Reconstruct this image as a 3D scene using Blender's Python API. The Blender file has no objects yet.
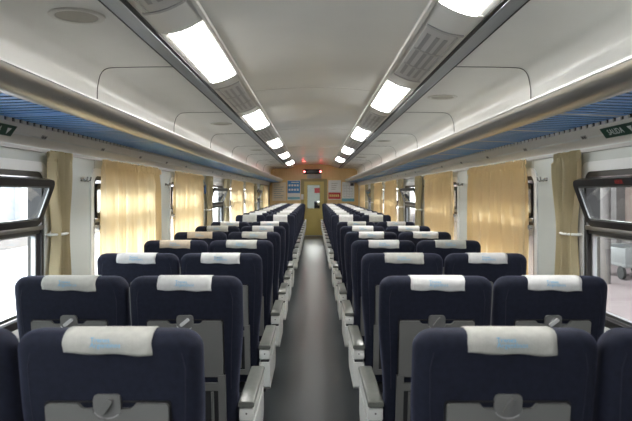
import bpy, bmesh, math, random
from mathutils import Vector, Matrix
random.seed(7)
PI = math.pi
scn = bpy.context.scene
COL = scn.collection
EYE = 1.50
EC = EYE - 0.0085      # reference height of the ceiling profile

# ------------------------------------------------------------------ materials
MATS = {}
def mat(name, color, rough=0.5, metal=0.0, spec=0.5, noise=0.0, nscale=20.0, bump=0.0, bscale=200.0,
        emit=None, estr=0.0, coat=0.0):
    if name in MATS: return MATS[name]
    m = bpy.data.materials.new(name); m.use_nodes = True
    nt = m.node_tree; b = nt.nodes['Principled BSDF']
    b.inputs['Base Color'].default_value = (*color, 1)
    b.inputs['Roughness'].default_value = rough
    b.inputs['Metallic'].default_value = metal
    b.inputs['Specular IOR Level'].default_value = spec
    b.inputs['Coat Weight'].default_value = coat
    tc = nt.nodes.new('ShaderNodeTexCoord')
    if noise > 0:
        n = nt.nodes.new('ShaderNodeTexNoise'); n.inputs['Scale'].default_value = nscale
        n.inputs['Detail'].default_value = 5
        r = nt.nodes.new('ShaderNodeValToRGB')
        r.color_ramp.elements[0].position = 0.3; r.color_ramp.elements[1].position = 0.7
        r.color_ramp.elements[0].color = (*[c*(1-noise) for c in color], 1)
        r.color_ramp.elements[1].color = (*[min(1, c*(1+noise)) for c in color], 1)
        nt.links.new(tc.outputs['Object'], n.inputs['Vector'])
        nt.links.new(n.outputs['Fac'], r.inputs['Fac'])
        nt.links.new(r.outputs['Color'], b.inputs['Base Color'])
    if bump > 0:
        n2 = nt.nodes.new('ShaderNodeTexNoise'); n2.inputs['Scale'].default_value = bscale
        bp = nt.nodes.new('ShaderNodeBump'); bp.inputs['Strength'].default_value = bump
        bp.inputs['Distance'].default_value = 0.002
        nt.links.new(tc.outputs['Object'], n2.inputs['Vector'])
        nt.links.new(n2.outputs['Fac'], bp.inputs['Height'])
        nt.links.new(bp.outputs['Normal'], b.inputs['Normal'])
    if emit:
        b.inputs['Emission Color'].default_value = (*emit, 1)
        b.inputs['Emission Strength'].default_value = estr
    MATS[name] = m
    return m

def cloth_mat(name, color, trans, w=0.5):
    m = bpy.data.materials.new(name); m.use_nodes = True
    nt = m.node_tree; nt.nodes.clear()
    out = nt.nodes.new('ShaderNodeOutputMaterial')
    d = nt.nodes.new('ShaderNodeBsdfDiffuse'); t = nt.nodes.new('ShaderNodeBsdfTranslucent')
    mx = nt.nodes.new('ShaderNodeMixShader'); mx.inputs[0].default_value = w
    tc = nt.nodes.new('ShaderNodeTexCoord')
    n = nt.nodes.new('ShaderNodeTexNoise'); n.inputs['Scale'].default_value = 9
    mp = nt.nodes.new('ShaderNodeMapping'); mp.inputs['Scale'].default_value = (1, 3, 0.3)
    r = nt.nodes.new('ShaderNodeValToRGB')
    r.color_ramp.elements[0].color = (*[c*0.85 for c in color], 1)
    r.color_ramp.elements[1].color = (*[min(1, c*1.1) for c in color], 1)
    nt.links.new(tc.outputs['Object'], mp.inputs['Vector']); nt.links.new(mp.outputs['Vector'], n.inputs['Vector'])
    nt.links.new(n.outputs['Fac'], r.inputs['Fac']); nt.links.new(r.outputs['Color'], d.inputs['Color'])
    t.inputs['Color'].default_value = (*trans, 1)
    nt.links.new(d.outputs[0], mx.inputs[1]); nt.links.new(t.outputs[0], mx.inputs[2])
    nt.links.new(mx.outputs[0], out.inputs[0])
    MATS[name] = m
    return m

def glass_mat():
    m = bpy.data.materials.new('window_glass'); m.use_nodes = True
    nt = m.node_tree; nt.nodes.clear()
    out = nt.nodes.new('ShaderNodeOutputMaterial')
    t = nt.nodes.new('ShaderNodeBsdfTransparent'); t.inputs['Color'].default_value = (0.90, 0.93, 0.93, 1)
    g = nt.nodes.new('ShaderNodeBsdfGlossy'); g.inputs['Roughness'].default_value = 0.03
    f = nt.nodes.new('ShaderNodeFresnel')
    ge = nt.nodes.new('ShaderNodeNewGeometry'); mr = nt.nodes.new('ShaderNodeMapRange')   # thin pane: same reflectance from both faces
    mr.inputs['To Min'].default_value = 1.45; mr.inputs['To Max'].default_value = 1/1.45
    nt.links.new(ge.outputs['Backfacing'], mr.inputs['Value']); nt.links.new(mr.outputs['Result'], f.inputs['IOR'])
    mx = nt.nodes.new('ShaderNodeMixShader')
    nt.links.new(f.outputs[0], mx.inputs[0]); nt.links.new(t.outputs[0], mx.inputs[1]); nt.links.new(g.outputs[0], mx.inputs[2])
    nt.links.new(mx.outputs[0], out.inputs[0])
    return m

def brushed_mat(name, color, rough):
    m = mat(name, color, rough, 1.0)
    nt = m.node_tree; b = nt.nodes['Principled BSDF']
    tc = nt.nodes.new('ShaderNodeTexCoord'); mp = nt.nodes.new('ShaderNodeMapping')
    mp.inputs['Scale'].default_value = (60, 0.8, 60)
    n = nt.nodes.new('ShaderNodeTexNoise'); n.inputs['Scale'].default_value = 3
    r = nt.nodes.new('ShaderNodeMapRange'); r.inputs['To Min'].default_value = rough*0.8; r.inputs['To Max'].default_value = rough*1.3
    nt.links.new(tc.outputs['Object'], mp.inputs['Vector']); nt.links.new(mp.outputs['Vector'], n.inputs['Vector'])
    nt.links.new(n.outputs['Fac'], r.inputs['Value']); nt.links.new(r.outputs['Result'], b.inputs['Roughness'])
    return m

def floor_mat():
    m = mat('vinyl_floor', (0.05, 0.055, 0.058), 0.3)
    nt = m.node_tree; b = nt.nodes['Principled BSDF']
    tc = nt.nodes.new('ShaderNodeTexCoord')
    n1 = nt.nodes.new('ShaderNodeTexNoise'); n1.inputs['Scale'].default_value = 40; n1.inputs['Detail'].default_value = 2
    n2 = nt.nodes.new('ShaderNodeTexNoise'); n2.inputs['Scale'].default_value = 3.0; n2.inputs['Detail'].default_value = 6
    r1 = nt.nodes.new('ShaderNodeValToRGB')
    r1.color_ramp.elements[0].color = (0.030, 0.036, 0.040, 1); r1.color_ramp.elements[1].color = (0.040, 0.047, 0.052, 1)
    r2 = nt.nodes.new('ShaderNodeMapRange'); r2.inputs['To Min'].default_value = 0.24; r2.inputs['To Max'].default_value = 0.34
    nt.links.new(tc.outputs['Object'], n1.inputs['Vector']); nt.links.new(tc.outputs['Object'], n2.inputs['Vector'])
    nt.links.new(n1.outputs['Fac'], r1.inputs['Fac']); nt.links.new(r1.outputs['Color'], b.inputs['Base Color'])
    b.inputs['Roughness'].default_value = 0.32; b.inputs['Specular IOR Level'].default_value = 0.28
    return m

def wood_mat():
    m = mat('honey_laminate', (0.50, 0.33, 0.13), 0.35)
    nt = m.node_tree; b = nt.nodes['Principled BSDF']
    tc = nt.nodes.new('ShaderNodeTexCoord'); mp = nt.nodes.new('ShaderNodeMapping'); mp.inputs['Scale'].default_value = (12, 12, 0.8)
    n = nt.nodes.new('ShaderNodeTexNoise'); n.inputs['Scale'].default_value = 2.5; n.inputs['Detail'].default_value = 6
    r = nt.nodes.new('ShaderNodeValToRGB')
    r.color_ramp.elements[0].color = (0.66, 0.43, 0.17, 1); r.color_ramp.elements[1].color = (0.86, 0.64, 0.31, 1)
    nt.links.new(tc.outputs['Object'], mp.inputs['Vector']); nt.links.new(mp.outputs['Vector'], n.inputs['Vector'])
    nt.links.new(n.outputs['Fac'], r.inputs['Fac']); nt.links.new(r.outputs['Color'], b.inputs['Base Color'])
    return m

def facade_mat(name, c1, c2):
    m = mat(name, c1, 0.8)
    nt = m.node_tree; b = nt.nodes['Principled BSDF']
    tc = nt.nodes.new('ShaderNodeTexCoord')
    n = nt.nodes.new('ShaderNodeTexNoise'); n.inputs['Scale'].default_value = 1.3; n.inputs['Detail'].default_value = 8
    r = nt.nodes.new('ShaderNodeValToRGB')
    r.color_ramp.elements[0].position = 0.35; r.color_ramp.elements[1].position = 0.7
    r.color_ramp.elements[0].color = (*c1, 1); r.color_ramp.elements[1].color = (*c2, 1)
    nt.links.new(tc.outputs['Object'], n.inputs['Vector']); nt.links.new(n.outputs['Fac'], r.inputs['Fac'])
    nt.links.new(r.outputs['Color'], b.inputs['Base Color'])
    return m

LAMP_STR = 13.0
m_ceiling = mat('ceiling_laminate', (0.74, 0.74, 0.715), 0.28, noise=0.04, nscale=1.5)
m_wall = mat('wall_laminate', (0.54, 0.57, 0.545), 0.4, noise=0.04, nscale=2)
m_strip = mat('lamp_housing', (0.62, 0.62, 0.60), 0.3)
m_ridge = mat('housing_ridge', (0.62, 0.61, 0.58), 0.3)
m_channel = brushed_mat('channel_metal', (0.36, 0.39, 0.43), 0.38)
m_black = mat('black_gap', (0.006, 0.006, 0.007), 0.6)
m_nose = brushed_mat('rack_aluminium', (0.55, 0.545, 0.535), 0.30)
m_lip = mat('rack_lip_white', (0.8, 0.8, 0.79), 0.35)
m_blue = mat('rack_blue', (0.17, 0.42, 0.86), 0.34)
m_duct = mat('duct_panel', (0.74, 0.71, 0.66), 0.32)
m_navy = mat('navy_fabric', (0.0078, 0.0102, 0.0225), 0.85, spec=0.3, noise=0.22, nscale=60, bump=0.3, bscale=900)
m_navy.node_tree.nodes['Principled BSDF'].inputs['Sheen Weight'].default_value = 0.13
m_navy.node_tree.nodes['Principled BSDF'].inputs['Sheen Roughness'].default_value = 0.4
m_navy.node_tree.nodes['Principled BSDF'].inputs['Sheen Tint'].default_value = (0.4, 0.45, 0.8, 1)
m_pipe = mat('navy_piping', (0.010, 0.013, 0.03), 0.8)
m_tray = mat('tray_grey', (0.155, 0.157, 0.152), 0.42, noise=0.05, nscale=8)
m_latch = mat('latch_grey', (0.16, 0.162, 0.16), 0.4)
m_latch_lit = mat('latch_lit', (0.62, 0.63, 0.64), 0.35)  # pale copy of the latch grey, window glint put into the colour
m_pocket = mat('pocket_net', (0.02, 0.021, 0.024), 0.8)
m_arm = mat('arm_shell', (0.70, 0.71, 0.69), 0.42)
m_pad = mat('arm_pad', (0.125, 0.132, 0.12), 0.32, noise=0.08, nscale=30)
m_base = mat('seat_base_dark', (0.035, 0.036, 0.04), 0.5)
m_cov = [mat('cover_white', (0.60, 0.60, 0.60), 0.85, noise=0.06, nscale=40, bump=0.4, bscale=120),
         mat('cover_greyed', (0.43, 0.43, 0.40), 0.85, noise=0.08, nscale=40, bump=0.4, bscale=120),
         mat('cover_tan', (0.50, 0.42, 0.33), 0.85, noise=0.08, nscale=40, bump=0.4, bscale=120)]
m_print = mat('print_blue', (0.16, 0.42, 0.66), 0.8)
m_lamp = mat('lamp_diffuser', (0.9, 0.9, 0.9), 0.5, emit=(1.0, 0.985, 0.95), estr=LAMP_STR)
m_vent = mat('vent_frame', (0.33, 0.33, 0.33), 0.3)
m_louver = mat('vent_louver', (0.22, 0.22, 0.225), 0.3)
m_ventback = mat('vent_back', (0.42, 0.42, 0.42), 0.3)
m_spk = mat('speaker_ring', (0.68, 0.67, 0.63), 0.4)
m_spkg = mat('speaker_grille', (0.42, 0.40, 0.35), 0.6, bump=0.5, bscale=400)
m_white = mat('surround_white', (0.78, 0.79, 0.79), 0.35)
m_frame = mat('window_black', (0.018, 0.017, 0.018), 0.35)
m_alu = brushed_mat('window_alu', (0.35, 0.36, 0.37), 0.35)
m_glass = glass_mat()
m_curt = cloth_mat('curtain_yellow', (0.76, 0.65, 0.43), (0.98, 0.82, 0.55), 0.68)
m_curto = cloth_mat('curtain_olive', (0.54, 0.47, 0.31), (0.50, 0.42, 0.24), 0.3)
m_chrome = mat('chrome_hook', (0.5, 0.5, 0.5), 0.25, metal=1.0)
m_knob = mat('tie_white', (0.75, 0.75, 0.72), 0.4)
m_wood = wood_mat()
m_door = mat('door_olive', (0.62, 0.50, 0.16), 0.35, noise=0.05, nscale=3)
m_doorframe = mat('door_frame_olive', (0.34, 0.28, 0.10), 0.4)
m_green = mat('exit_green', (0.002, 0.05, 0.026), 0.5)
m_signwhite = mat('sign_white', (0.8, 0.82, 0.8), 0.5)
m_plate = mat('plate_grey', (0.42, 0.41, 0.39), 0.4)
m_ink = mat('plate_ink', (0.09, 0.085, 0.09), 0.5)
m_red = mat('red_print', (0.45, 0.05, 0.045), 0.5)
m_pblue = mat('poster_blue', (0.035, 0.24, 0.60), 0.5)
m_pcyan = mat('poster_cyan', (0.16, 0.46, 0.58), 0.5)
m_paper = mat('poster_paper', (0.84, 0.85, 0.85), 0.5)
m_pbeige = mat('poster_beige', (0.82, 0.70, 0.52), 0.5)
m_pred = mat('poster_red', (0.50, 0.025, 0.03), 0.5)
m_pyel = mat('poster_yellow', (0.85, 0.65, 0.25), 0.5)
m_led = mat('led_panel', (0.012, 0.012, 0.014), 0.3)
m_ledred = mat('led_red', (0.6, 0.02, 0.02), 0.4, emit=(1.0, 0.05, 0.05), estr=45.0)
m_boxgrey = mat('box_grey', (0.50, 0.50, 0.49), 0.4)
m_tag = mat('tag_blue', (0.03, 0.14, 0.42), 0.5)
m_floor = floor_mat()
m_pave = facade_mat('platform_paving', (0.17, 0.135, 0.135), (0.21, 0.17, 0.17))
m_facade = facade_mat('station_plaster', (0.17, 0.125, 0.105), (0.235, 0.19, 0.17))
m_pil = facade_mat('station_pilaster', (0.11, 0.10, 0.10), (0.17, 0.155, 0.15))
m_pavel = facade_mat('pale_concrete', (0.30, 0.31, 0.33), (0.42, 0.43, 0.45))
m_facl = facade_mat('pale_plaster', (0.17, 0.185, 0.21), (0.28, 0.29, 0.31))
m_dark = mat('doorway_dark', (0.05, 0.055, 0.075), 0.6)
m_cart = mat('cart_white', (0.20, 0.205, 0.205), 0.5)
m_rubber = mat('rubber_black', (0.02, 0.02, 0.02), 0.7)
m_roofx = mat('outer_skin', (0.3, 0.32, 0.34), 0.5)

# ------------------------------------------------------------------ mesh helpers
class MB:
    def __init__(s): s.bm = bmesh.new()
    def box(s, x0, x1, y0, y1, z0, z1, bev=0.0, seg=2):
        r = bmesh.ops.create_cube(s.bm, size=1.0)
        vs = r['verts']
        for v in vs:
            v.co = Vector(((x0+x1)/2 + v.co.x*(x1-x0), (y0+y1)/2 + v.co.y*(y1-y0), (z0+z1)/2 + v.co.z*(z1-z0)))
        if bev > 0:
            es = list({e for v in vs for e in v.link_edges})
            bmesh.ops.bevel(s.bm, geom=es, offset=bev, segments=seg, profile=0.5, affect='EDGES')
        return s
    def prism(s, pts, fn, a, b, cap=True):
        """2-D outline pts swept from a to b; fn(p, t) -> xyz"""
        A = [s.bm.verts.new(fn(p, a)) for p in pts]; B = [s.bm.verts.new(fn(p, b)) for p in pts]
        n = len(pts)
        for i in range(n):
            j = (i+1) % n
            s.bm.faces.new((A[i], A[j], B[j], B[i]))
        if cap:
            s.bm.faces.new(A[::-1]); s.bm.faces.new(B)
        return s
    def sheet(s, pts, fn, ts):
        """open profile pts swept along ts"""
        rows = [[s.bm.verts.new(fn(p, t)) for p in pts] for t in ts]
        for a, b in zip(rows, rows[1:]):
            for i in range(len(pts)-1):
                s.bm.faces.new((a[i], a[i+1], b[i+1], b[i]))
        return s
    def ring(s, outer, inner, fn, a, b):
        """frame between two outlines of equal count, from depth a to b"""
        O0 = [s.bm.verts.new(fn(p, a)) for p in outer]; O1 = [s.bm.verts.new(fn(p, b)) for p in outer]
        I0 = [s.bm.verts.new(fn(p, a)) for p in inner]; I1 = [s.bm.verts.new(fn(p, b)) for p in inner]
        n = len(outer)
        for i in range(n):
            j = (i+1) % n
            s.bm.faces.new((O0[i], O0[j], I0[j], I0[i])); s.bm.faces.new((O1[i], I1[i], I1[j], O1[j]))
            s.bm.faces.new((O0[i], O1[i], O1[j], O0[j])); s.bm.faces.new((I0[i], I0[j], I1[j], I1[i]))
        return s
    def tube(s, path, r, seg=8, closed=False):
        path = [Vector(p) for p in path]; n = len(path); rings = []
        up = Vector((0, 0, 1))
        for i, p in enumerate(path):
            a = path[(i-1) % n] if (closed or i > 0) else p
            b = path[(i+1) % n] if (closed or i < n-1) else p
            t = (b-a).normalized()
            u = t.cross(up)
            if u.length < 1e-3: u = t.cross(Vector((1, 0, 0)))
            u.normalize(); w = u.cross(t).normalized()
            rings.append([s.bm.verts.new(p + (u*math.cos(k*2*PI/seg) + w*math.sin(k*2*PI/seg))*r) for k in range(seg)])
        m = n if closed else n-1
        for i in range(m):
            A, B = rings[i], rings[(i+1) % n]
            for k in range(seg):
                l = (k+1) % seg
                s.bm.faces.new((A[k], A[l], B[l], B[k]))
        if not closed:
            s.bm.faces.new(rings[0][::-1]); s.bm.faces.new(rings[-1])
        return s
    def loft(s, secs):
        rings = [[s.bm.verts.new(p) for p in sec] for sec in secs]
        n = len(rings[0])
        for A, B in zip(rings, rings[1:]):
            for i in range(n):
                j = (i+1) % n
                s.bm.faces.new((A[i], A[j], B[j], B[i]))
        s.bm.faces.new(rings[0][::-1]); s.bm.faces.new(rings[-1])
        return s
    def cyl(s, c, axis, r, h, seg=24, r2=None):
        mtx = Matrix.Translation(Vector(c))
        if axis == 'X': mtx = mtx @ Matrix.Rotation(PI/2, 4, 'Y')
        if axis == 'Y': mtx = mtx @ Matrix.Rotation(PI/2, 4, 'X')
        bmesh.ops.create_cone(s.bm, cap_ends=True, segments=seg, radius1=r, radius2=r if r2 is None else r2, depth=h, matrix=mtx)
        return s
    def move(s, v):
        for q in s.bm.verts: q.co += Vector(v)
        return s
    def build(s, name, m, parent=None, smooth=True, angle=40):
        bmesh.ops.recalc_face_normals(s.bm, faces=s.bm.faces)
        me = bpy.data.meshes.new(name); s.bm.to_mesh(me); s.bm.free()
        me.materials.append(m)
        if smooth:
            for p in me.polygons: p.use_smooth = True
            try: me.set_sharp_from_angle(angle=math.radians(angle))
            except Exception: pass
        o = bpy.data.objects.new(name, me); COL.objects.link(o)
        if parent: o.parent = parent
        return o

def tag(o, label=None, cat=None, group=None, kind=None):
    if label: o['label'] = label
    if cat: o['category'] = cat
    if group: o['group'] = group
    if kind: o['kind'] = kind
    return o
def empty(name, loc=(0, 0, 0), rz=0.0):
    o = bpy.data.objects.new(name, None); COL.objects.link(o)
    o.location = loc; o.rotation_euler = (0, 0, rz); o.empty_display_size = 0.1
    return o
def struct(o): o['kind'] = 'structure'; return o
def kids(o): return [c for c in bpy.data.objects if c.parent is o]
def copy_tree(o, tree):
    c = o.copy(); COL.objects.link(c)
    for ch, sub in tree:
        d = ch.copy(); COL.objects.link(d); d.parent = c
        for g, _ in sub:
            e = g.copy(); COL.objects.link(e); e.parent = d
    return c
def tree_of(o): return [(c, tree_of(c)) for c in kids(o)]

def rrect(a0, a1, b0, b1, r, n=6):
    pts = []
    for cx, cy, st in ((a1-r, b1-r, 0), (a0+r, b1-r, 90), (a0+r, b0+r, 180), (a1-r, b0+r, 270)):
        for k in range(n+1):
            t = math.radians(st + 90*k/n)
            pts.append((cx + r*math.cos(t), cy + r*math.sin(t)))
    return pts
def text_mesh(name, body, size, m, parent=None, extrude=0.0006, align='CENTER', space=1.0):
    cu = bpy.data.curves.new('lettering', 'FONT'); cu.body = body; cu.size = size
    cu.extrude = extrude; cu.align_x = align; cu.align_y = 'CENTER'; cu.resolution_u = 2; cu.space_line = space
    t = bpy.data.objects.new('lettering', cu); COL.objects.link(t)
    dg = bpy.context.evaluated_depsgraph_get()
    me = bpy.data.meshes.new_from_object(t.evaluated_get(dg))
    bpy.data.objects.remove(t); bpy.data.curves.remove(cu)
    me.materials.clear(); me.materials.append(m)
    o = bpy.data.objects.new(name, me); COL.objects.link(o)
    if parent: o.parent = parent
    return o

ORD = ['first', 'second', 'third', 'fourth', 'fifth', 'sixth', 'seventh', 'eighth', 'ninth', 'tenth', 'eleventh', 'twelfth']

# ------------------------------------------------------------------ the shell
Y0, Y1 = -3.2, 21.3
XW = 1.55
ZT = EYE + 0.252
def xz(sg): return lambda p, t: (sg*p[0], t, (EC if p[1] > 0.6 else EYE) + p[1])
struct(MB().box(-XW-0.08, XW+0.08, Y0, 30.5, -0.06, 0).build('floor', m_floor, smooth=False))

# centre ceiling arc + flat outer panels curving down behind the racks
cm = MB()
NA = 24
arc = [(-0.60 + 1.20*i/NA, 0.97 + 0.040*(1-((-0.60+1.20*i/NA)/0.60)**2)) for i in range(NA+1)]
cm.sheet(arc, lambda p, t: (p[0], t, EC+p[1]), [Y0, Y1])
outp = [(0.955, 0.868), (1.15, 0.866), (1.36, 0.862)]
for k in range(1, 9):
    t = PI/2*k/8
    outp.append((1.37 + 0.14*math.sin(t), 0.722 + 0.14*math.cos(t)))
outp += [(1.512, 0.60), (1.515, 0.30)]
for sg in (1, -1): cm.sheet(outp, xz(sg), [Y0, Y1])
struct(cm.build('ceiling', m_ceiling))
# outer roof skin that keeps the sky out
rp = [(-1.66, 0.2), (-1.6, 0.75), (-1.2, 1.12), (-0.6, 1.24), (0, 1.28), (0.6, 1.24), (1.2, 1.12), (1.6, 0.75), (1.66, 0.2)]
struct(MB().sheet(rp, lambda p, t: (p[0], t, EYE+p[1]), [Y0-0.1, 30.6]).build('trim_13', m_roofx))

# lamp housings, ridges, channels, dark gaps
def strip_pt(u, off=0.0):
    """u 0..1 from the ridge (inner) to the dark gap (outer); gently bulged"""
    x = 0.60 + (0.855-0.60)*u; h = 0.972 + (0.885-0.972)*u - 0.022*math.sin(PI*u) - off
    return (x, h)
tn = 1
for sg in (-1, 1):
    struct(MB().sheet([strip_pt(i/12) for i in range(13)], xz(sg), [Y0, Y1]).build(f'trim_{tn}', m_strip)); tn += 1
    struct(MB().prism([(0.578, 0.978), (0.585, 0.958), (0.605, 0.952), (0.615, 0.972)], xz(sg), Y0, Y1).build(f'trim_{tn}', m_ridge)); tn += 1
    struct(MB().prism([(0.853, 0.905), (0.853, 0.878), (0.872, 0.874), (0.872, 0.905)], xz(sg), Y0, Y1).build(f'trim_{tn}', m_black, smooth=False)); tn += 1
    struct(MB().prism([(0.872, 0.882), (0.875, 0.872), (0.945, 0.860), (0.950, 0.870), (0.94, 0.90), (0.88, 0.90)], xz(sg), Y0, Y1).build(f'trim_{tn}', m_channel)); tn += 1
    struct(MB().prism([(0.949, 0.88), (0.949, 0.861), (0.9565, 0.861), (0.9565, 0.88)], xz(sg), Y0, Y1).build(f'trim_{tn}', m_black, smooth=False)); tn += 1
    # duct panel under the rack, with a dark shadow line to the wall
    struct(MB().prism([(1.484, 0.353), (1.545, 0.268), (1.552, 0.252), (1.60, 0.252), (1.60, 0.372), (1.506, 0.372), (1.504, 0.352)], xz(sg), Y0, Y1).build(f'trim_{tn}', m_duct)); tn += 1
tn = 14
# panel seams in the outer ceiling: hatch outlines with rounded corners
for sg in (-1, 1):
    mb = MB()
    for k in range(-1, 8):
        y = 4.15 + 2.33*k
        path = [(0.957, 0.866), (1.15, 0.8645), (1.33, 0.861)]
        for q in range(0, 9):
            t = PI/2*q/8
            path.append((1.37 + 0.137*math.sin(t), 0.722 + 0.137*math.cos(t)))
        path += [(1.509, 0.60), (1.512, 0.40)]
        pts = []
        for (px, ph) in path:
            bend = 0.0
            if px > 1.40: bend = 0.10*min(1, (px-1.40)/0.10)**2
            pts.append((sg*px, y + bend, (EC if ph > 0.6 else EYE)+ph))
        mb.tube(pts, 0.0028, 6)
    struct(mb.build(f'trim_{tn}', m_ink)); tn += 1
# seams across the centre ceiling
mb = MB()
for k in range(6):
    y = 2.2 + 3.6*k
    mb.tube([(p[0], y, EC+p[1]-0.0005) for p in arc[1:-1]], 0.0018, 6)
struct(mb.build(f'trim_{tn}', m_plate)); tn += 1

# ------------------------------------------------------------------ side walls and windows
WIN = [(-0.33 + 2.3*k, 1.20 + 2.3*k) for k in range(-1, 9)]     # window openings along Y
WZ0, WZ1 = 0.79, 1.625
OPEN_HOPPER = {1.97: True, 8.87: True, 15.77: True}
WALLS = {}
for sg, nm in ((-1, 'left'), (1, 'right')):
    mb = MB()
    xi, xo = sorted((sg*XW, sg*(XW+0.085)))
    mb.box(xi, xo, Y0, Y1, 0, WZ0); mb.box(xi, xo, Y0, Y1, WZ1, ZT+0.05)
    edges = [Y0] + [v for w in WIN for v in w] + [Y1]
    for a, b in zip(edges[0::2], edges[1::2]):
        if b > a: mb.box(xi, xo, a, b, WZ0, WZ1)
    WALLS[sg] = struct(mb.build(f'wall_{nm}', m_wall, smooth=False))
    mb = MB()
    for k in range(-1, 9):
        for dy in (-0.30, 0.18):
            y = 4.15 + 2.3*k + dy*0.9
            if y < 21: mb.box(min(sg*(XW-0.0015), sg*XW), max(sg*(XW-0.0015), sg*XW), y-0.004, y+0.004, 0.1, ZT)
    struct(mb.build(f'trim_{tn}', m_plate, smooth=False)); tn += 1
    # curtain rail under the duct panel
    struct(MB().box(min(sg*1.535, sg*1.548), max(sg*1.535, sg*1.548), 0.5, Y1-0.1, ZT-0.022, ZT-0.004).build(f'trim_{tn}', m_plate, smooth=False)); tn += 1
    struct(MB().box(min(sg*1.49, sg*1.55), max(sg*1.49, sg*1.55), Y0, Y1, 0, 0.12).build(f'baseboard_{nm}', m_plate, smooth=False))

wn = 1
for sg in (-1, 1):
    for (a, b) in WIN:
        if b < 0.5: continue
        w = empty(f'window_{wn}', (sg*XW, (a+b)/2, WZ0)); wn += 1
        struct(w)
        hw = (b-a)/2; hh = WZ1-WZ0
        f = lambda p, t, sg=sg: (sg*t, p[0], p[1])      # local: t > 0 is outwards
        out_ = rrect(-hw-0.045, hw+0.045, -0.045, hh+0.05, 0.10)
        mid_ = rrect(-hw+0.005, hw-0.005, 0.0, hh-0.005, 0.075)
        in_ = rrect(-hw+0.032, hw-0.032, 0.04, hh-0.035, 0.05)
        MB().ring(out_, mid_, f, -0.010, 0.010).build('surround', m_white, w)
        MB().ring(mid_, in_, f, -0.004, 0.075).build('frame', m_frame, w)
        zt = 1.298-WZ0
        MB().box(*sorted((sg*0.002, sg*0.06)), -hw+0.04, hw-0.04, zt-0.028, zt-0.006, 0.004).build('transom', m_frame, w)
        MB().box(*sorted((-sg*0.012, sg*0.045)), -hw+0.03, hw-0.03, zt-0.006, zt+0.020, 0.004).build('transom_rail', m_alu, w)
        MB().ring(rrect(-hw+0.045, hw-0.05, 0.05, zt-0.02, 0.03), rrect(-hw+0.058, hw-0.068, 0.068, zt-0.036, 0.02), f, 0.015, 0.04).build('glazing_bead', m_alu, w)
        MB().box(*sorted((sg*0.024, sg*0.030)), -hw+0.05, hw-0.05, 0.05, zt-0.02).build('pane', m_glass, w, smooth=False)
        # tilting hopper sash, hinged at its foot
        openit = any(abs(a-k) < 0.05 for k in OPEN_HOPPER)
        sh = 0.272 if openit else 0.25
        s = MB().ring(rrect(-hw+0.045, hw-0.07, 0, sh, 0.05), rrect(-hw+(0.095 if openit else 0.058), hw-0.112, 0.035, sh-0.038, 0.02), f, -0.015, 0.014).build('hopper_sash', m_frame, w)
        s.location = (0.0, 0, zt+0.022)
        s.rotation_euler = (0, (-1 if sg > 0 else 1)*math.radians(20 if openit else 0), 0)
        MB().box(*sorted((sg*-0.004, sg*0.002)), -hw+0.07, hw-0.09, 0.02, sh-0.03).build('sash_pane', m_glass, s, smooth=False)
        MB().ring(rrect(-hw+(0.093 if openit else 0.056), hw-0.110, 0.033, sh-0.036, 0.02), rrect(-hw+(0.104 if openit else 0.062), hw-0.121, 0.044, sh-0.047, 0.015), f, -0.012, -0.006).build('bright_bead', m_alu, s)
        if sg > 0 and abs(a-1.97) < 0.05:
            t = text_mesh('red_lettering', 'ABRIR', 0.030, m_red, s)
            t.rotation_euler = (PI/2, 0, -PI/2); t.location = (-0.0162, 0.17, sh-0.019)
            tag(t, 'small red lettering')

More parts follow.
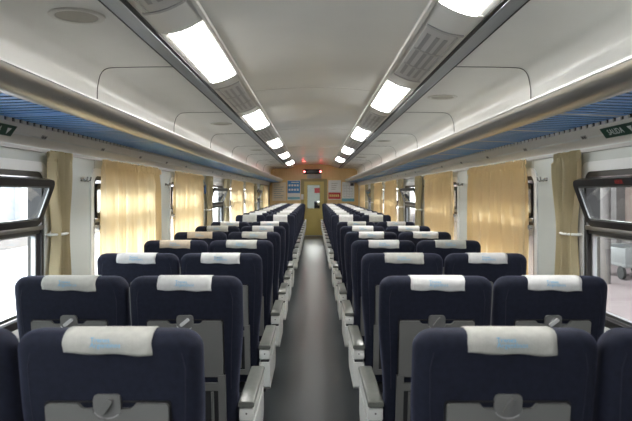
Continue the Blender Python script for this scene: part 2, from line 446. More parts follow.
# ------------------------------------------------------------------ luggage racks
for sg, nm in ((-1, 'left'), (1, 'right')):
    R = empty('luggage_rack', (sg*1.3, 0, EYE+0.36))
    tag(R, f'long luggage rack above the {nm} windows with blue ribbed underside and rounded metal front', 'luggage rack', 'luggage racks')
    sh = (-sg*1.3, 0, -(EYE+0.36))
    prof = [(1.080, 0.458)]
    for k in range(0, 15):
        t = k/14
        bl = 0.020*math.sin(PI*t)**0.8
        prof.append((1.076 + 0.086*t - bl*0.70, 0.453 - 0.076*t - bl*0.70))
    prof += [(1.185, 0.380), (1.185, 0.395), (1.15, 0.41), (1.10, 0.458)]
    MB().prism(prof, xz(sg), Y0, Y1-0.05).move(sh).build('front_rail', m_nose, R)
    MB().prism([(1.070, 0.455), (1.070, 0.464), (1.105, 0.468), (1.105, 0.455)], xz(sg), Y0, Y1-0.05).move(sh).build('top_lip', m_lip, R, smooth=False)
    # corrugated shelf: ribs run across the car
    mb = MB(); P = 0.076; y = 0.6
    while y < Y1-0.15:
        for (xa, za), (xb, zb) in (((1.165, 0.388), (1.487, 0.376)),):
            sec = [(y, -0.0035), (y, -0.006), (y+0.046, -0.006), (y+0.046, -0.0035)]
            A = [mb.bm.verts.new((sg*xa, yy, EYE+za+dz)) for yy, dz in sec]
            B = [mb.bm.verts.new((sg*xb, yy, EYE+zb+dz)) for yy, dz in sec]
            for q in range(4):
                r_ = (q+1) % 4
                mb.bm.faces.new((A[q], A[r_], B[r_], B[q]))
            mb.bm.faces.new(A[::-1]); mb.bm.faces.new(B)
        y += P
    mb.move(sh).build('ribbed_shelf', m_blue, R, smooth=False)
    cr = [(0.6, 0.349)]; y = 0.6
    while y < Y1-0.25:
        cr += [(y, 0.353), (y+0.002, 0.3695), (y+0.044, 0.3695), (y+0.046, 0.353)]; y += P
    cr += [(y, 0.353), (y, 0.349)]
    MB().prism(cr, lambda p, t: (sg*t, p[0], EYE+p[1]), 1.483, 1.491).move(sh).build('edge_comb', m_duct, R, smooth=False)
    MB().box(*sorted((sg*1.492, sg*1.497)), 0.6, Y1-0.15, EYE+0.345, EYE+0.388).move(sh).build('edge_gap_shade', m_black, R, smooth=False)  # black strip paints the shade between the comb teeth
    MB().prism([(1.165, 0.398), (1.495, 0.386), (1.495, 0.390), (1.165, 0.402)], xz(sg), 0.6, Y1-0.15).move(sh).build('slat_gap_shade', m_black, R, smooth=False)  # black sheet stands in for the shade above the slats
    MB().box(*sorted((sg*1.19, sg*1.505)), Y0, Y1-0.05, EYE+0.405, EYE+0.412).move(sh).build('shelf_liner', m_boxgrey, R, smooth=False)
    # bright joint strips between shelf sections
    for k in range(24):
        yj = 0.6 + 0.076*(11+10*k) - 0.015
        if yj > 20.5: break
        MB().prism([(1.17, 0.381), (1.485, 0.369), (1.485, 0.386), (1.17, 0.398)], xz(sg), yj-0.013, yj+0.013).move(sh).build('joint_strip', m_duct if sg > 0 else m_blue, R, smooth=False)
    MB().prism([(1.07, 0.47), (1.09, 0.42), (1.13, 0.38), (1.48, 0.352), (1.50, 0.42)], xz(sg), Y1-0.05, Y1-0.03).move(sh).build('end_cap', m_lip, R, smooth=False)

# seat number plates and exit signs on the duct panels
dv = Vector((1.545-1.484, 0.268-0.353)); dn = Vector((-dv.y, dv.x)).normalized()   # outward (up/right) normal
ang = math.atan2(dv.x, -dv.y)          # tilt of the panel from vertical
def duct_local(sg):
    """rotation: local x along reading direction, local y up the panel, local z out of it"""
    up = Vector((-sg*dv.x, 0, -dv.y)).normalized()
    rd = Vector((0, -sg, 0))
    nz = rd.cross(up)
    return Matrix((rd, up, nz)).transposed().to_euler()
for sg, nm in ((-1, 'left'), (1, 'right')):
    for k in range(12):
        y = 3.42 + 0.95*k if k < 5 else 3.42 + 0.95*(k+1)
        o = MB().box(-0.032, 0.032, -0.013, 0.013, 0, 0.003, 0.001, 1).build('seat_number_plate', m_plate)
        o.location = (sg*1.5125, y, EYE+0.3105); o.rotation_euler = duct_local(sg)
        tag(o, f'small grey seat number plate on {nm} rack underside, {ORD[k]} from the front', 'number plate', f'seat number plates on the {nm}')
        MB().box(-0.022, -0.004, -0.007, 0.007, 0.003, 0.0036).box(0.004, 0.022, -0.007, 0.007, 0.003, 0.0036).build('numerals', m_ink, o, smooth=False)
    y = 2.90
    o = MB().box(-0.17, 0.17, -0.030, 0.030, 0, 0.004, 0.001, 1).build('exit_sign', m_green)
    o.location = (sg*1.5105, y + (0.12 if sg > 0 else 0.0), EYE+0.3105)
    o.rotation_euler = duct_local(sg)
    tag(o, f'green exit sign with white lettering on the {nm} rack underside', 'exit sign')
    t = text_mesh('lettering', 'SALIDA', 0.047, m_signwhite, o); t.location = (-0.035, 0, 0.0045)
    MB().prism([(0.09, 0.015), (0.13, 0.015), (0.11, -0.02)], lambda p, t: (p[0], p[1], t), 0.004, 0.0052).build('arrow', m_signwhite, o, smooth=False)

# ------------------------------------------------------------------ ceiling lamps, vents, speakers
def strip_patch(u0, u1, y0, y1, off, thick, sg, cy):
    mb = MB()
    us = [u0 + (u1-u0)*i/8 for i in range(9)]
    ptsA = [strip_pt(u, off+thick) for u in us]; ptsB = [strip_pt(u, off-0.001) for u in reversed(us)]
    mb.prism(ptsA + ptsB, lambda p, t: (sg*p[0], t, EC+p[1]), y0, y1)
    mb.move((-sg*0.727, -cy, -(EC+0.91)))
    return mb
def lamp(sg, y0, y1, label):
    cy = (y0+y1)/2
    L = empty('ceiling_lamp', (sg*0.727, cy, EC+0.91)); tag(L, label, 'lamp', 'ceiling lamps')
    strip_patch(0.09, 0.80, y0, y1, 0.002, 0.006, sg, cy).build('diffuser', m_lamp, L)
    for (ya, yb) in ((y0-0.025, y0), (y1, y1+0.025)):
        strip_patch(0.07, 0.95, ya, yb, 0.001, 0.004, sg, cy).build('end_trim', m_ridge, L)
def vent(sg, y0, y1, label):
    cy = (y0+y1)/2
    V = empty('air_vent', (sg*0.727, cy, EC+0.91)); tag(V, label, 'air vent', 'ceiling air vents')
    strip_patch(0.14, 0.90, y0, y1, 0.001, 0.002, sg, cy).build('backing', m_ventback, V)
    for (ya, yb) in ((y0-0.02, y0+0.01), (y1-0.01, y1+0.02)):
        strip_patch(0.12, 0.92, ya, yb, 0.001, 0.006, sg, cy).build('frame_end', m_vent, V)
    for u in (0.22, 0.42, 0.60):
        strip_patch(u, u+0.09, y0+0.12, y1-0.12, 0.003, 0.002, sg, cy).build('louver', m_louver, V)
    strip_patch(0.80, 0.84, y0+0.03, y1-0.03, 0.003, 0.006, sg, cy).build('bright_edge', m_alu, V)
    for q in (0.36, 0.68):
        yy = y0 + (y1-y0)*q
        strip_patch(0.16, 0.88, yy-0.015, yy+0.015, 0.004, 0.003, sg, cy).build('cross_bar', m_vent, V)
posw = ['nearest', 'second nearest', 'third nearest', 'fourth nearest', 'farthest']
for k in range(5):
    y = 3.38 + 3.58*k
    lamp(-1, y, y+1.46, f'rectangular white ceiling lamp in the left housing, {posw[k]} to the camera')
    if k < 4: vent(-1, y+1.46+0.32, y+3.58-0.32, f'dark louvered air vent in left ceiling strip beyond its {ORD[k]} lamp')
vent(-1, 1.62, 2.98, 'dark louvered air vent in left ceiling strip, cut by the top edge')
lamp(-1, -0.25, 1.15, 'rectangular white ceiling lamp in the left housing overhead')
for k in range(5):
    y = 1.55 + 3.60*k
    lamp(1, y, y+1.47, f'rectangular white ceiling lamp in the right housing, {posw[k]} to the camera')
    vent(1, y+1.47+0.40, y+3.60-0.34, f'grey louvered air vent in right ceiling strip beyond its {ORD[k]} lamp')

def speaker(sg, y, label):
    S = empty('ceiling_speaker', (sg*1.145, y, EC+0.866)); tag(S, label, 'speaker', 'round ceiling speakers')
    mb = MB(); secs = []
    N = 40
    prof = [(0.098, 0.0), (0.100, -0.008), (0.118, -0.012), (0.130, -0.007), (0.133, 0.004)]
    rows = [[mb.bm.verts.new((r*math.cos(2*PI*i/N), r*math.sin(2*PI*i/N), z)) for i in range(N)] for r, z in prof]
    for A, B in zip(rows, rows[1:]):
        for i in range(N): mb.bm.faces.new((A[i], A[(i+1) % N], B[(i+1) % N], B[i]))
    mb.build('ring', m_spk, S)
    MB().cyl((0, 0, -0.003), 'Z', 0.099, 0.006, 40).build('grille', m_spkg, S)
for k in range(4):
    speaker(-1, 2.95+4.6*k, f'round beige speaker in the left ceiling panel, {posw[k]} to the camera')
    speaker(1, 5.45+4.6*k, f'round beige speaker in the right ceiling panel, {posw[k]} to the camera')

# ------------------------------------------------------------------ seats
def smooth01(t): t = max(0, min(1, t)); return t*t*(3-2*t)
ZTOP = 1.130
def b_back(z): return 0.0 + (ZTOP-z)*0.15
def b_thick(z): return 0.095 + 0.035*smooth01((1.0-z)/0.3)
def b_halfw(z): return 0.203 + 0.028*smooth01((z-0.60)/0.36)
RC, RY = 0.050, 0.034
def b_inset_y(z):
    d = z-(ZTOP-RY)
    return RY - math.sqrt(max(0, RY*RY-d*d)) if d > 0 else 0.0
def b_inset_x(z):
    d = z-(ZTOP-RC)
    return RC - math.sqrt(max(0, RC*RC-d*d)) if d > 0 else 0.0
def backrest_mb():
    zs = [0.38, 0.39, 0.42, 0.50, 0.58, 0.64, 0.70, 0.76, 0.82, 0.88, 0.94, 1.0, 1.04, 1.06, 1.075, 1.088, 1.098, 1.107, 1.115, 1.121, 1.1262, 1.1299]
    secs = []
    for i, z in enumerate(zs):
        w = b_halfw(z) - b_inset_x(z) - (0.015 if i == 0 else 0)
        y0 = b_back(z) + b_inset_y(z) + (0.012 if i == 0 else 0); y1 = b_back(z) + b_thick(z) - b_inset_y(z)
        r = min(0.042, (y1-y0)*0.46)
        pts = rrect(-w, w, y0, y1, r, 6)
        # side bolsters: the front face is hollowed towards the middle
        pts2 = []
        for x, y in pts:
            if y > (y0+y1)/2: y -= 0.012*max(0, 1-(x/0.17)**2)
            pts2.append((x, y, z))
        secs.append(pts2)
    return MB().loft(secs)
def cover_mb(seed, back_drop=0.053, front_drop=0.115):
    rnd = random.Random(seed)
    path = []
    zb = [ZTOP-back_drop + (back_drop-0.001)*i/8 for i in range(9)]
    zf = [ZTOP-0.001 - (front_drop-0.001)*i/7 for i in range(8)]
    for z in zb: path.append((b_back(z)+b_inset_y(z)-0.0025, z + (0.001 if z > 1.118 else 0)))
    yc = (b_back(ZTOP)+b_back(ZTOP)+b_thick(ZTOP))/2
    path.append((yc, ZTOP+0.0025))
    for z in zf: path.append((b_back(z)+b_thick(z)-b_inset_y(z)+0.0025, z + (0.001 if z > 1.118 else 0)))
    mb = MB(); NX = 14
    tilt = rnd.uniform(-0.006, 0.006); off = rnd.uniform(-0.006, 0.006)
    ph = rnd.uniform(0, 6)
    W = 0.109
    outer, inner = [], []
    for i in range(NX+1):
        x = -W + 2*W*i/NX
        ro, ri = [], []
        for j, (y, z) in enumerate(path):
            edge = max(0, 1-j/4.0)
            zz = z + edge*(tilt*x/W + 0.0022*math.sin(x*55+ph))
            yy = y - (edge*0.0016*math.sin(x*80+ph*2) if j < 6 else 0)
            xx = x + off + 0.0012*math.sin(j*0.9+ph)*(1 if abs(i-NX/2) == NX/2 else 0)
            ro.append(mb.bm.verts.new((xx, yy, zz)))
        outer.append(ro)
    for a, b in zip(outer, outer[1:]):
        for j in range(len(path)-1):
            mb.bm.faces.new((a[j], a[j+1], b[j+1], b[j]))
    return mb
def on_back(x, z, off):      # point standing off the rear face
    return (x, b_back(z)-off, z)
def tray_mb():
    top, bot, W = 0.952, 0.715, 0.152
    L = [(-W+0.006, bot), (W-0.006, bot), (W, bot+0.006), (W, top-0.006), (W-0.006, top), (0.074, top), (0.070, top-0.001), (0.062, top-0.011), (0.056, top-0.013), (0.039, top-0.013)]
    for k in range(9):
        t = -PI*k/8
        L.append((0.036*math.cos(t), top-0.013+0.026*math.sin(t)))
    L += [(-0.039, top-0.013), (-0.056, top-0.013), (-0.062, top-0.011), (-0.070, top-0.001), (-0.074, top), (-W+0.006, top), (-W, top-0.006), (-W, bot+0.006)]
    mb = MB().prism(L, lambda p, t: on_back(p[0], p[1], t), -0.004, 0.014)
    return mb
def make_seat(s, cov, facing, latch_lit):
    """s: side of the armrest in local x"""
    root = empty('train_seat')
    MBk = backrest_mb().build('backrest', m_navy, root, angle=60)
    # piping that outlines the rear upholstery panel
    pth = [on_back(-0.180, 0.66, -0.0013), on_back(-0.184, 0.80, -0.0013), on_back(-0.192, 0.95, -0.0013), on_back(-0.194, 1.04, -0.0013), on_back(-0.186, 1.08, -0.0013)]
    for q in (-1, 1): MB().tube([(q*abs(p[0]), p[1], p[2]) for p in pth], 0.002, 6).build('piping', m_pipe, MBk)
    cv = cover_mb(cov*5+3).build('headrest_cover', m_cov[cov % 3], root)
    sm = cv.modifiers.new('cloth', 'SOLIDIFY'); sm.thickness = 0.0015; sm.offset = 1
    if not facing:
        t = text_mesh('printed_lettering', 'Trenes\nArgentinos', 0.017, m_print, cv, extrude=0.0004, align='LEFT', space=0.75)
        t.rotation_euler = (PI/2 - 0.32, 0, 0)
        t.location = (-0.035, b_back(1.106)-0.0066, 1.107)
    tr = tray_mb().build('tray_table', m_tray, root, smooth=False)
    MB().ring(rrect(-0.157, 0.157, 0.710, 0.957, 0.010, 3), rrect(-0.1525, 0.1525, 0.7145, 0.9525, 0.007, 3), lambda p, t: on_back(p[0], p[1], t), -0.006, 0.004).build('tray_recess', m_black, root, smooth=False)
    lo = [(0.034, 0.938), (0.034, 0.962), (0.031, 0.971), (0.024, 0.975), (-0.024, 0.975), (-0.031, 0.971), (-0.034, 0.962), (-0.034, 0.938)]
    lo += [(0.034*math.cos(PI+PI*k/10), 0.938+0.024*math.sin(PI+PI*k/10)) for k in range(1, 10)]
    lt = MB().prism(lo, lambda p, t: on_back(p[0], p[1], t), -0.003, 0.010).build('latch', m_latch, root)
    MB().tube([on_back(x, z, 0.010) for x, z in lo[8:-1]], 0.0022, 6).build('latch_rim', m_latch_lit if latch_lit else m_vent, lt)
    a = 0.9 if latch_lit else 0.6
    ca, sa = math.cos(PI/2-a), math.sin(PI/2-a)
    hp = [(u*ca-v*sa, 0.947+u*sa+v*ca) for u, v in rrect(-0.022, 0.022, -0.007, 0.007, 0.006, 3)]
    MB().prism(hp, lambda p, t: on_back(p[0], p[1], t), 0.010, 0.022).build('turn_knob', m_latch_lit if latch_lit else m_tray, lt)
    # rear magazine pocket in a grey bezel below the tray
    pk = MB()
    for q in (-1, 1):
        pk.prism([(q*0.160, 0.43), (q*0.130, 0.43), (q*0.130, 0.722), (q*0.160, 0.722)], lambda p, t: on_back(p[0], p[1], t), -0.004, 0.018)
    for za, zb in ((0.655, 0.688), (0.43, 0.46)):
        pk.prism([(-0.131, za), (0.131, za), (0.131, zb), (-0.131, zb)], lambda p, t: on_back(p[0], p[1], t), -0.004, 0.014)
    pf = pk.build('pocket_frame', m_tray, root, smooth=False)
    MB().prism([(-0.130, 0.46), (0.130, 0.46), (0.130, 0.655), (-0.130, 0.655)], lambda p, t: on_back(p[0], p[1], t), -0.004, 0.006).build('pocket_net', m_pocket, pf, smooth=False)
    for q in (-1, 1):
        MB().tube([on_back(q*0.105, 0.47, 0.011), on_back(q*0.105, 0.65, 0.011)], 0.006, 6).build('pocket_rib', m_tray, pf)
    # seat cushion, reaching further on the side without the arm
    xa, xb = (-0.230, 0.200) if s > 0 else (-0.200, 0.230)
    secs = []
    for y, ht, zb in ((0.215, 0.02, 0.38), (0.225, 0.05, 0.36), (0.25, 0.075, 0.35), (0.40, 0.085, 0.35), (0.55, 0.095, 0.35), (0.62, 0.09, 0.352), (0.65, 0.07, 0.36), (0.665, 0.03, 0.38)):
        secs.append([(x, y, z) for x, z in rrect(xa, xb, zb, zb+ht, min(0.03, ht*0.45), 5)])
    MB().loft(secs).build('seat_cushion', m_navy, root, angle=60)
    bs = MB().box(-0.20, 0.20, 0.20, 0.60, 0.29, 0.352, 0.01).box(-0.05, 0.05, 0.30, 0.46, -0.005, 0.295, 0.01).box(-0.16, 0.16, 0.24, 0.56, -0.028, 0.01, 0.006)
    bs.build('base', m_base, root, smooth=False)
    # armrest: pale shell with a grey pad, over a side panel down to the floor
    ax = 0.242*s
    ar = MB().box(ax-0.032, ax+0.032, 0.092, 0.62, 0.515, 0.572, 0.008).build('armrest', m_arm, root)
    secs = []
    for y, dz in ((0.086, -0.004), (0.094, 0.0), (0.30, 0.0), (0.61, 0.0), (0.628, -0.006)):
        secs.append([(x, y, z) for x, z in rrect(ax-0.034, ax+0.034, 0.576, 0.602+dz, 0.009, 3)])
    MB().loft(secs).build('arm_pad', m_pad, ar)
    MB().cyl((ax, 0.0915, 0.548), 'Y', 0.004, 0.003, 10).build('screw', m_ink, ar)
    sp = [(0.088, 0.500), (0.60, 0.500), (0.60, 0.38), (0.56, 0.345), (0.125, 0.340), (0.095, 0.36)]
    MB().prism(sp, lambda p, t: (t, p[0], p[1]), ax-0.031, ax+0.031).build('side_panel', m_arm, root, smooth=False)
    MB().box(ax-0.024, ax+0.024, 0.10, 0.59, 0.495, 0.525).build('arm_joint', m_base, root, smooth=False)
    for part in kids(root):
        part.location.z += 0.028
    return root

PROTO = {}
def seat(x, y, facing, s_world, cov, pale, label, group):
    s = -s_world if facing else s_world
    key = (s, cov, facing, pale)
    if key not in PROTO:
        o = make_seat(s, cov, facing, pale); PROTO[key] = (o, tree_of(o))
    else:
        o = copy_tree(*PROTO[key])
    o.location = (x, y, 0); o.rotation_euler = (0, 0, PI if facing else 0)
    tag(o, label, 'train seat', group)
    return o
TANS = {(-1, 'window', 3): 2, (-1, 'window', 4): 2, (-1, 'aisle', 3): 1, (-1, 'aisle', 4): 1, (-1, 'window', 0): 1, (-1, 'aisle', 0): 1, (1, 'aisle', 0): 1}
LIT_LATCHES = {(-1, 'window', 1), (-1, 'aisle', 1), (1, 'window', 1)}  # seats whose latches get the painted window light
covname = {0: 'white', 1: 'greyish white', 2: 'tan'}
for sg, nm in ((-1, 'left'), (1, 'right')):
    for kind, cx, sw in (('aisle', 0.525 if sg < 0 else 0.500, -sg), ('window', 0.997 if sg < 0 else 0.973, sg)):
        for i in range(7):
            c = TANS.get((sg, kind, i), 0 if (i*3+sg+len(kind)) % 4 else 1)
            where = f'{ORD[i]} row' if i else 'nearest row'
            seat(sg*cx + ((-0.020 if sg > 0 else 0.014) if i == 0 else 0), 1.515+0.95*i - (0.025 if i == 0 else 0), False, sw, c, (sg, kind, i) in LIT_LATCHES,
                 f'navy {kind} seat facing away, {covname[c]} headrest cover, {nm} of aisle, {where} from camera', 'seats facing away')
        for j in range(12):
            c = 0 if (j+len(kind)) % 3 else 1
            where = f'{ORD[j]} facing row' if j < 11 else 'row against end wall'
            seat(sg*cx, 9.62+0.95*j, True, sw, c, False,
                 f'navy {kind} seat facing camera, {covname[c]} headrest cover, {nm} of aisle, {where}', 'seats facing the camera')

# ------------------------------------------------------------------ curtains
def curtain(sg, y0, y1, label, group, tied=None, m=None, seed=0):
    rnd = random.Random(seed)
    ztop, zbot = ZT-0.008, 0.76
    NU, NV = 72, 30
    mb = MB(); rows = []
    W = y1-y0; cyc = max(3, round(W/0.075)) if tied is None else 5; p1, p2, p3 = (rnd.uniform(0, 6) for _ in range(3))
    for j in range(NV+1):
        v = j/NV; z = ztop + (zbot-ztop)*v
        row = []
        for i in range(NU+1):
            u = i/NU
            if tied is not None:
                # gathered towards a tie at z 1.26
                d = abs(z-1.26)
                k = 0.52 + 0.48*smooth01(d/0.40) if z > 1.26 else 0.52 + 0.22*smooth01(d/0.3)
                yc = y0 + W*tied
                y = yc + (y0 + W*u - yc)*k
                amp = 0.024
            else:
                y = y0 + W*u; k = 1
                amp = 0.012 + 0.014*smooth01(v*4)
            wv = math.sin(2*PI*cyc*u + p1 + 0.5*math.sin(3*v+p2)) + 0.4*math.sin(2*PI*cyc*1.7*u + p3 + 1.5*v)
            if v < 0.06: wv = wv*0.5 + 0.6*math.sin(2*PI*cyc*2.6*u+p3)
            x = min(1.543, (1.500 if tied is None else 1.495) + amp*wv)
            zz = z
            if j == 0: zz += 0.006*math.sin(2*PI*cyc*1.3*u+p2) - 0.006
            row.append(mb.bm.verts.new((sg*x, y, zz)))
        rows.append(row)
    for a, b in zip(rows, rows[1:]):
        for i in range(NU): mb.bm.faces.new((a[i], a[i+1], b[i+1], b[i]))
    cy = (y0+y1)/2
    mb.move((-sg*1.505, -cy, -zbot))
    o = mb.build('curtain', m or m_curt, None)
    o.location = (sg*1.505, cy, zbot)
    tag(o, label, 'curtain', group)
    # ruffled heading band
    hb = MB()
    pts = [(-(W/2)+W*i/60, 0.007*math.sin(i*1.9+p1)) for i in range(61)]
    if tied is None:
        hb.sheet(pts, lambda p, t: (-sg*(0.024+abs(t)*0.006) + p[1], p[0], ztop-zbot-0.02-0.045*t+0.004*math.sin(p[0]*60)), [0, 0.5, 1])
        hb.build('heading_ruffle', m or m_curt, o)
    else:
        kk = 0.52
        yc = y0 + W*tied - cy
        ring = [(sg*(0.012) + 0.050*math.cos(t*2*PI/20), yc + (0.5-tied)*W*kk + (W*kk*0.5+0.012)*math.sin(t*2*PI/20), 1.26-zbot) for t in range(20)]
        hb.tube(ring, 0.008, 8, closed=True)
        hb.build('tieback', m_knob, o)
    return o
sd = 11
ordw = {1: 'second', 2: 'third', 4: 'fifth', 5: 'sixth', 7: 'eighth'}
for sg, nm in ((-1, 'left'), (1, 'right')):
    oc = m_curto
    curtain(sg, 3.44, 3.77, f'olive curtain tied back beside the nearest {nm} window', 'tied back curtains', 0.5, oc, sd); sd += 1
    for k in (1, 2, 4, 5, 7):
        a, b = 1.97+2.3*k, 3.50+2.3*k
        mid = (a+b)/2
        gap = 0.02
        curtain(sg, a+0.05, mid, f'pale yellow curtain drawn over near half of {ordw[k]} {nm} window', 'drawn curtains', None, None, sd); sd += 1
        curtain(sg, mid+0.006, b+0.10, f'pale yellow curtain drawn over far half of {ordw[k]} {nm} window', 'drawn curtains', None, None, sd); sd += 1
    for k, w in ((3, 'fourth'), (6, 'seventh')):
        a, b = 1.97+2.3*k, 3.50+2.3*k
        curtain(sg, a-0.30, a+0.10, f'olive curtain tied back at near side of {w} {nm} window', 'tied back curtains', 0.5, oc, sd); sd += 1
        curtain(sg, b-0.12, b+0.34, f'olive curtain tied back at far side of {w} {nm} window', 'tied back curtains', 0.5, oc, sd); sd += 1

# coat hooks and tieback knobs on the pillars between the windows
for sg, nm in ((-1, 'left'), (1, 'right')):
    for k in range(5):
        y = 4.08+2.3*k
        if k == 2: y = 8.36
        H = empty('coat_hook', (sg*XW, y, 1.59))
        tag(H, f'chrome double coat hook on {nm} wall pillar, {ORD[k]} from the camera', 'coat hook', 'coat hooks')
        MB().box(*sorted((-sg*0.006, 0)), -0.03, 0.03, -0.012, 0.012, 0.002, 1).build('plate', m_chrome, H)
        for q in (-1, 1):
            MB().tube([(-sg*0.005, q*0.02, 0), (-sg*0.03, q*0.024, -0.012), (-sg*0.045, q*0.027, -0.005), (-sg*0.050, q*0.030, 0.018)], 0.005, 8).build('hook', m_chrome, H)
        if k in (0, 1, 3):
            K = MB().cyl((-sg*0.02, 0, 0), 'X', 0.006, 0.04, 12).cyl((-sg*0.045, 0, 0), 'X', 0.018, 0.014, 16).build('tieback_knob', m_chrome)
            K.location = (sg*XW, 4.27+2.3*k, 1.26)
            tag(K, f'small tieback knob on the {nm} wall before the {ORD[k+1]} window', 'knob', 'tieback knobs')
    K = MB().cyl((-sg*0.01, 0, 0), 'X', 0.006, 0.02, 12).cyl((-sg*0.022, 0, 0), 'X', 0.022, 0.010, 16).build('tieback_knob', m_knob)
    K.location = (sg*XW, 3.36+0.20, 1.26)
    tag(K, f'white tieback knob beside the nearest {nm} window', 'knob', 'tieback knobs')
T = empty('hanging_tag', (-XW+0.04, 8.47, 1.55)); tag(T, 'small blue tag hanging on the left wall before the fourth window', 'tag')
MB().box(-0.006, 0.006, -0.04, 0.04, -0.06, 0.06, 0.003, 1).build('card', m_tag, T)
MB().tube([(0, -0.02, 0.055), (-0.008, 0, 0.10), (0, 0.02, 0.055)], 0.002, 6).build('cord', m_tag, T)

# ------------------------------------------------------------------ end wall, door and notices
DW, DH = 0.455, 1.99
ew = MB()
prof = [(-1.56, -EYE), (-DW, -EYE), (-DW, DH-EYE), (DW, DH-EYE), (DW, -EYE), (1.56, -EYE), (1.56, 1.12), (-1.56, 1.12)]
ew.box(-1.56, -DW, Y1, Y1+0.06, 0, 2.55); ew.box(DW, 1.56, Y1, Y1+0.06, 0, 2.55); ew.box(-DW, DW, Y1, Y1+0.06, DH, 2.55)
struct(ew.build('wall_far', m_wood, smooth=False))
struct(MB().box(-1.64, 1.64, Y0-0.06, Y0, 0, 2.65).build('wall_back', m_wall, smooth=False))
D = struct(empty('door_1', (0, Y1, 0)))
f = lambda p, t: (p[0], t, p[1])
MB().box(-DW, -0.345, -0.012, 0.05, 0, DH).box(0.345, DW, -0.012, 0.05, 0, DH).box(-0.345, 0.345, -0.012, 0.05, 1.90, DH).build('door_frame', m_doorframe, D, smooth=False)
lf = MB()
lf.box(-0.345, -0.235, 0.005, 0.04, 0.01, 1.90); lf.box(0.205, 0.345, 0.005, 0.04, 0.01, 1.90)
lf.box(-0.235, 0.205, 0.005, 0.04, 0.01, 0.96); lf.box(-0.235, 0.205, 0.005, 0.04, 1.78, 1.90)
lf.build('door_leaf', m_door, D, smooth=False)
MB().ring(rrect(-0.247, 0.217, 0.948, 1.792, 0.03), rrect(-0.228, 0.198, 0.967, 1.773, 0.02), f, -0.004, 0.042).build('window_bead', m_doorframe, D)
MB().box(-0.235, 0.205, 0.02, 0.026, 0.96, 1.78).build('door_pane', m_glass, D, smooth=False)
MB().tube([(0.29, 0.0, 0.96), (0.29, -0.045, 0.96), (0.29, -0.045, 1.10), (0.29, 0.0, 1.10)], 0.010, 8).build('door_handle', m_chrome, D)
MB().box(-0.345, 0.345, -0.02, 0.0, 0.0, 0.03).build('threshold', m_boxgrey, D, smooth=False)

def px(x, y): return ((x-314)/28.69, EYE + (193-y)/28.69)
B = empty('information_display', (0, Y1, 0)); tag(B, 'black electronic display above the end door with red end lights', 'display')
x0, z0 = px(303.5, 174); x1, z1 = px(321.5, 169.3)
MB().box(x0, x1, -0.08, 0, z0, z1, 0.008).build('casing', m_led, B)
for xx in (x0+0.035, x1-0.035):
    MB().cyl((xx, -0.083, (z0+z1)/2), 'Y', 0.022, 0.012, 16).build('indicator_light', m_ledred, B)
x0, z0 = px(307, 178.6); x1, z1 = px(321.3, 174.3)
o = MB().box(x0, x1, Y1-0.05, Y1, z0, z1, 0.006).build('door_control_box', m_boxgrey); tag(o, 'pale grey metal box between the display and the end door', 'box')
def poster(name, xa, ya, xb, yb, base, strokes, label):
    x0, z0 = px(xa, yb); x1, z1 = px(xb, ya)
    o = MB().box(0, x1-x0, -0.012, 0.003, 0, z1-z0, 0.002, 1).build(name, base, None, smooth=False)
    o.location = (x0, Y1, z0); tag(o, label, 'poster', 'notices on the end wall')
    W, Hh = x1-x0, z1-z0
    byM = {}
    for (nm, u0, u1, v0, v1, m) in strokes: byM.setdefault((nm, m.name), []).append((u0, u1, v0, v1))
    for k, ((nm, mn), lst) in enumerate(byM.items()):
        mb = MB()
        for u0, u1, v0, v1 in lst: mb.box(u0*W, u1*W, -0.0135-0.0008*k, -0.0118, v0*Hh, v1*Hh)
        mb.build(nm, MATS[mn], o, smooth=False)
    return o
lines = [('text_lines', 0.12, 0.12+w, 0.84-0.115*i, 0.875-0.115*i, m_plate) for i, w in enumerate((0.45, 0.7, 0.6, 0.72, 0.5, 0.7, 0.64))]
poster('notice_board', 272.4, 182.4, 286.0, 200.8, m_pbeige, lines, 'beige notice with faint text lines, leftmost on the end wall')
st = [('blue_field', 0.02, 0.98, 0.36, 0.98, m_pblue), ('blue_band', 0.02, 0.98, 0.05, 0.16, m_pcyan)]
for r_ in range(2):
    for c_ in range(4): st.append(('lettering', 0.10+0.21*c_, 0.24+0.21*c_, 0.70-0.22*r_, 0.80-0.22*r_, m_signwhite))
st.append(('lettering', 0.3, 0.9, 0.88, 0.92, m_signwhite))
poster('notice_board', 287.4, 180.4, 300.3, 200.2, m_paper, st, 'blue and white notice just left of the end door')
st = [('red_band', 0.02, 0.98, 0.03, 0.37, m_pred)]
for c_ in range(5): st.append(('lettering', 0.10+0.16*c_, 0.21+0.16*c_, 0.15, 0.26, m_pyel))
for i in range(4): st.append(('text_lines', 0.25, 0.75-0.06*i, 0.82-0.1*i, 0.845-0.1*i, m_plate))
poster('notice_board', 328.2, 180.2, 340.9, 199.6, m_paper, st, 'white notice with a red lower band right of the end door')
st = [('blue_band', 0.0, 1.0, 0.0, 0.15, m_pcyan)]
for i in range(5): st.append(('grid_lines', 0.12, 0.88, 0.24+0.14*i, 0.25+0.14*i, m_plate))
for i in range(4): st.append(('grid_lines', 0.16+0.22*i, 0.175+0.22*i, 0.22, 0.85, m_plate))
st.append(('dark_corner', 0.68, 0.95, 0.80, 0.94, m_ink))
poster('notice_board', 341.9, 182.0, 354.3, 201.4, m_paper, st, 'white gridded notice with blue bottom band, rightmost on the end wall')
x0, z0 = px(300.9, 199.5); x1, z1 = px(303.5, 194.2)
o = MB().box(x0, x1, Y1-0.03, Y1-0.012, z0, z1, 0.004).build('wall_switch', m_white); tag(o, 'small white switch box beside the end door frame', 'switch')

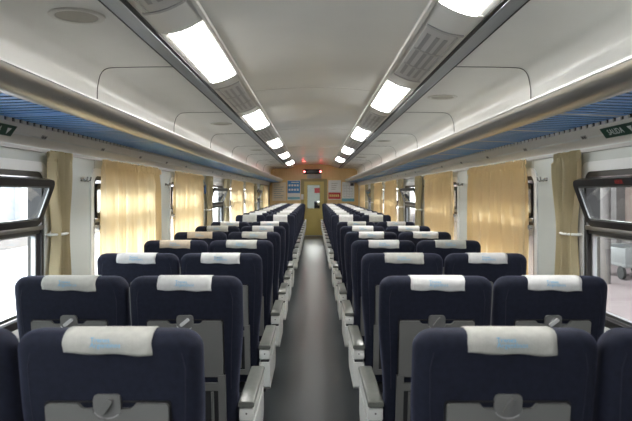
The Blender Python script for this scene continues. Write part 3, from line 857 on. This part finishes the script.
# ------------------------------------------------------------------ the next car seen through the door
struct(MB().box(-1.6, -1.5, Y1+0.06, 30.5, 0, 2.5).build('wall_vestibule_left', m_wall, smooth=False))
struct(MB().box(1.5, 1.6, Y1+0.06, 30.5, 0, 2.5).build('wall_vestibule_right', m_wall, smooth=False))
struct(MB().box(-1.6, 1.6, 30.5, 30.56, 0, 2.5).build('wall_vestibule_far', m_wall, smooth=False))
struct(MB().box(-1.6, 1.6, Y1+0.06, 30.56, 2.5, 2.55).build('ceiling_vestibule', m_ceiling, smooth=False))
for k in range(2):
    o = MB().box(-0.3, 0.3, 23.2+3.4*k, 24.6+3.4*k, 2.47, 2.4999).build('vestibule_lamp', m_lamp, smooth=False); tag(o, f'white ceiling lamp in the next car seen through the end door, {ORD[k]}', 'lamp')
for j in range(4):
    seat(0.24, 22.8+1.0*j, True, -1, 0, False, f'navy seat in the next car seen through the door glass, {ORD[j]} of its row', 'seats in the next car')
o = MB().box(-0.26, -0.02, 25.9, 25.94, 1.93, 2.06, 0.005).build('exit_sign', mat('sign_green_bright', (0.10, 0.42, 0.05), 0.5)); tag(o, 'green sign hanging in the next car behind the door glass', 'exit sign')
MB().tube([(-0.22, 25.92, 2.06), (-0.22, 25.92, 2.5)], 0.006, 6).tube([(-0.06, 25.92, 2.06), (-0.06, 25.92, 2.5)], 0.006, 6).build('hanger', m_chrome, o)
o = MB().box(0.02, 0.30, 30.47, 30.505, 1.50, 1.75).build('notice_board', m_pred, smooth=False); tag(o, 'red notice on the far wall of the next car', 'poster')

# ------------------------------------------------------------------ outside: platforms on both sides
struct(MB().box(1.85, 60, -20, 60, -0.25, -0.05).build('platform_right', m_pave, smooth=False))
struct(MB().box(-60, -1.85, -20, 60, -0.35, -0.12).build('platform_left', m_pavel, smooth=False))
S = empty('station_building', (8.0, 14, -0.05)); tag(S, 'pinkish station building with pilasters beyond the right platform', 'building')
MB().box(0, 3, -24, 30, 0, 6.5).build('wall', m_facade, S, smooth=False)
MB().box(-0.10, 0, -24, 30, 0, 0.5).build('plinth', m_pil, S, smooth=False)
for k in range(9):
    yy = -7.6 + 3.2*k
    MB().box(-0.22, 0, yy-0.28, yy+0.28, 0, 6.2).build('pilaster', m_pil, S, smooth=False)
for k in range(8):
    yy = -6.0 + 3.2*k
    dr = MB().box(-0.06, 0, yy-0.55, yy+0.55, 0.0, 2.3).build('doorway', m_pil, S, smooth=False)
    MB().box(-0.075, -0.05, yy-0.45, yy+0.45, 0.0, 2.2).build('door_panel', m_dark, dr, smooth=False)
MB().box(-0.3, 0.0, -24, 30, 3.0, 3.25).build('cornice', m_pil, S, smooth=False)

MB().box(-3.9, 0.0, -24, 30, 4.3, 4.5).box(-3.9, -3.75, -24, 30, 3.95, 4.3).build('added_shade_canopy', m_pil, S, smooth=False)  # canopy added out of view to shade the platform and right windows
for k in range(6):
    MB().cyl((-3.0, -19.5+8.0*k, 2.15), 'Z', 0.09, 4.3, 16).build('added_canopy_post', m_pil, S)  # posts of the added canopy

C = empty('luggage_cart', (5.82, 11.3, -0.05)); tag(C, 'pale luggage cart with black wheels on the right platform', 'cart')
MB().box(-0.32, 0.32, -0.5, 0.5, 0.22, 0.30, 0.02).build('bed', m_cart, C)
MB().box(-0.32, 0.32, 0.46, 0.50, 0.28, 0.58, 0.01).box(-0.32, 0.32, -0.50, -0.46, 0.28, 0.58, 0.01).box(-0.32, -0.29, -0.46, 0.46, 0.28, 0.56, 0.01).build('side_board', m_cart, C)
for qx in (-0.30, 0.30):
    for qy in (-0.34, 0.34):
        MB().cyl((qx, qy, 0.12), 'X', 0.12, 0.05, 20).build('wheel', m_rubber, C)
MB().tube([(0, -0.5, 0.26), (0, -0.85, 0.55), (0, -0.95, 0.95)], 0.018, 8).tube([(-0.18, -0.95, 0.95), (0.18, -0.95, 0.95)], 0.018, 8).build('handle', m_chrome, C)

L = empty('platform_wall', (-9, 14, -0.12)); tag(L, 'pale sunlit wall beyond the left platform', 'wall')
MB().box(-1, 0, -24, 30, 0, 4.2).build('wall', m_facl, L, smooth=False)
for k in range(10):
    yy = -9 + 3.4*k
    MB().box(0, 0.18, yy-0.22, yy+0.22, 0, 4.2).build('pier', m_pavel, L, smooth=False)
MB().box(0, 0.25, -24, 30, 0, 0.7).build('plinth', m_pil, L, smooth=False)

# ------------------------------------------------------------------ light from the sky
w = bpy.data.worlds.new('sky'); scn.world = w; w.use_nodes = True
nt = w.node_tree; bg = nt.nodes['Background']
bg.inputs['Color'].default_value = (0.97, 0.985, 1.0, 1); bg.inputs['Strength'].default_value = 4.8
sun = bpy.data.lights.new('sun', 'SUN'); sun.energy = 5.0; sun.angle = 0.02; sun.color = (1, 0.97, 0.92)
so = bpy.data.objects.new('sun', sun); COL.objects.link(so)
so.rotation_euler = (math.radians(12), math.radians(28), 0)

# ------------------------------------------------------------------ camera
cam = bpy.data.cameras.new('camera'); co = bpy.data.objects.new('camera', cam); COL.objects.link(co)
co.location = (0, 0, EYE); co.rotation_euler = (PI/2, 0, 0)
cam.sensor_width = 36; cam.lens = 36*611/632
cam.shift_x = 2.0/632; cam.shift_y = -17.5/632
cam.clip_start = 0.05; cam.clip_end = 200
cam.dof.use_dof = True; cam.dof.focus_distance = 4.6; cam.dof.aperture_fstop = 5.6
scn.camera = co
vs = scn.view_settings
vs.view_transform = 'Standard'; vs.look = 'None'; vs.exposure = 1.3; vs.gamma = 1.0; vs.use_curve_mapping = False
scn.cycles.max_bounces = 10; scn.cycles.diffuse_bounces = 6; scn.cycles.glossy_bounces = 4
scn.cycles.transparent_max_bounces = 12; scn.cycles.caustics_reflective = False; scn.cycles.caustics_refractive = False
scn.cycles.sample_clamp_indirect = 4.0
scn.cycles.use_denoising = True
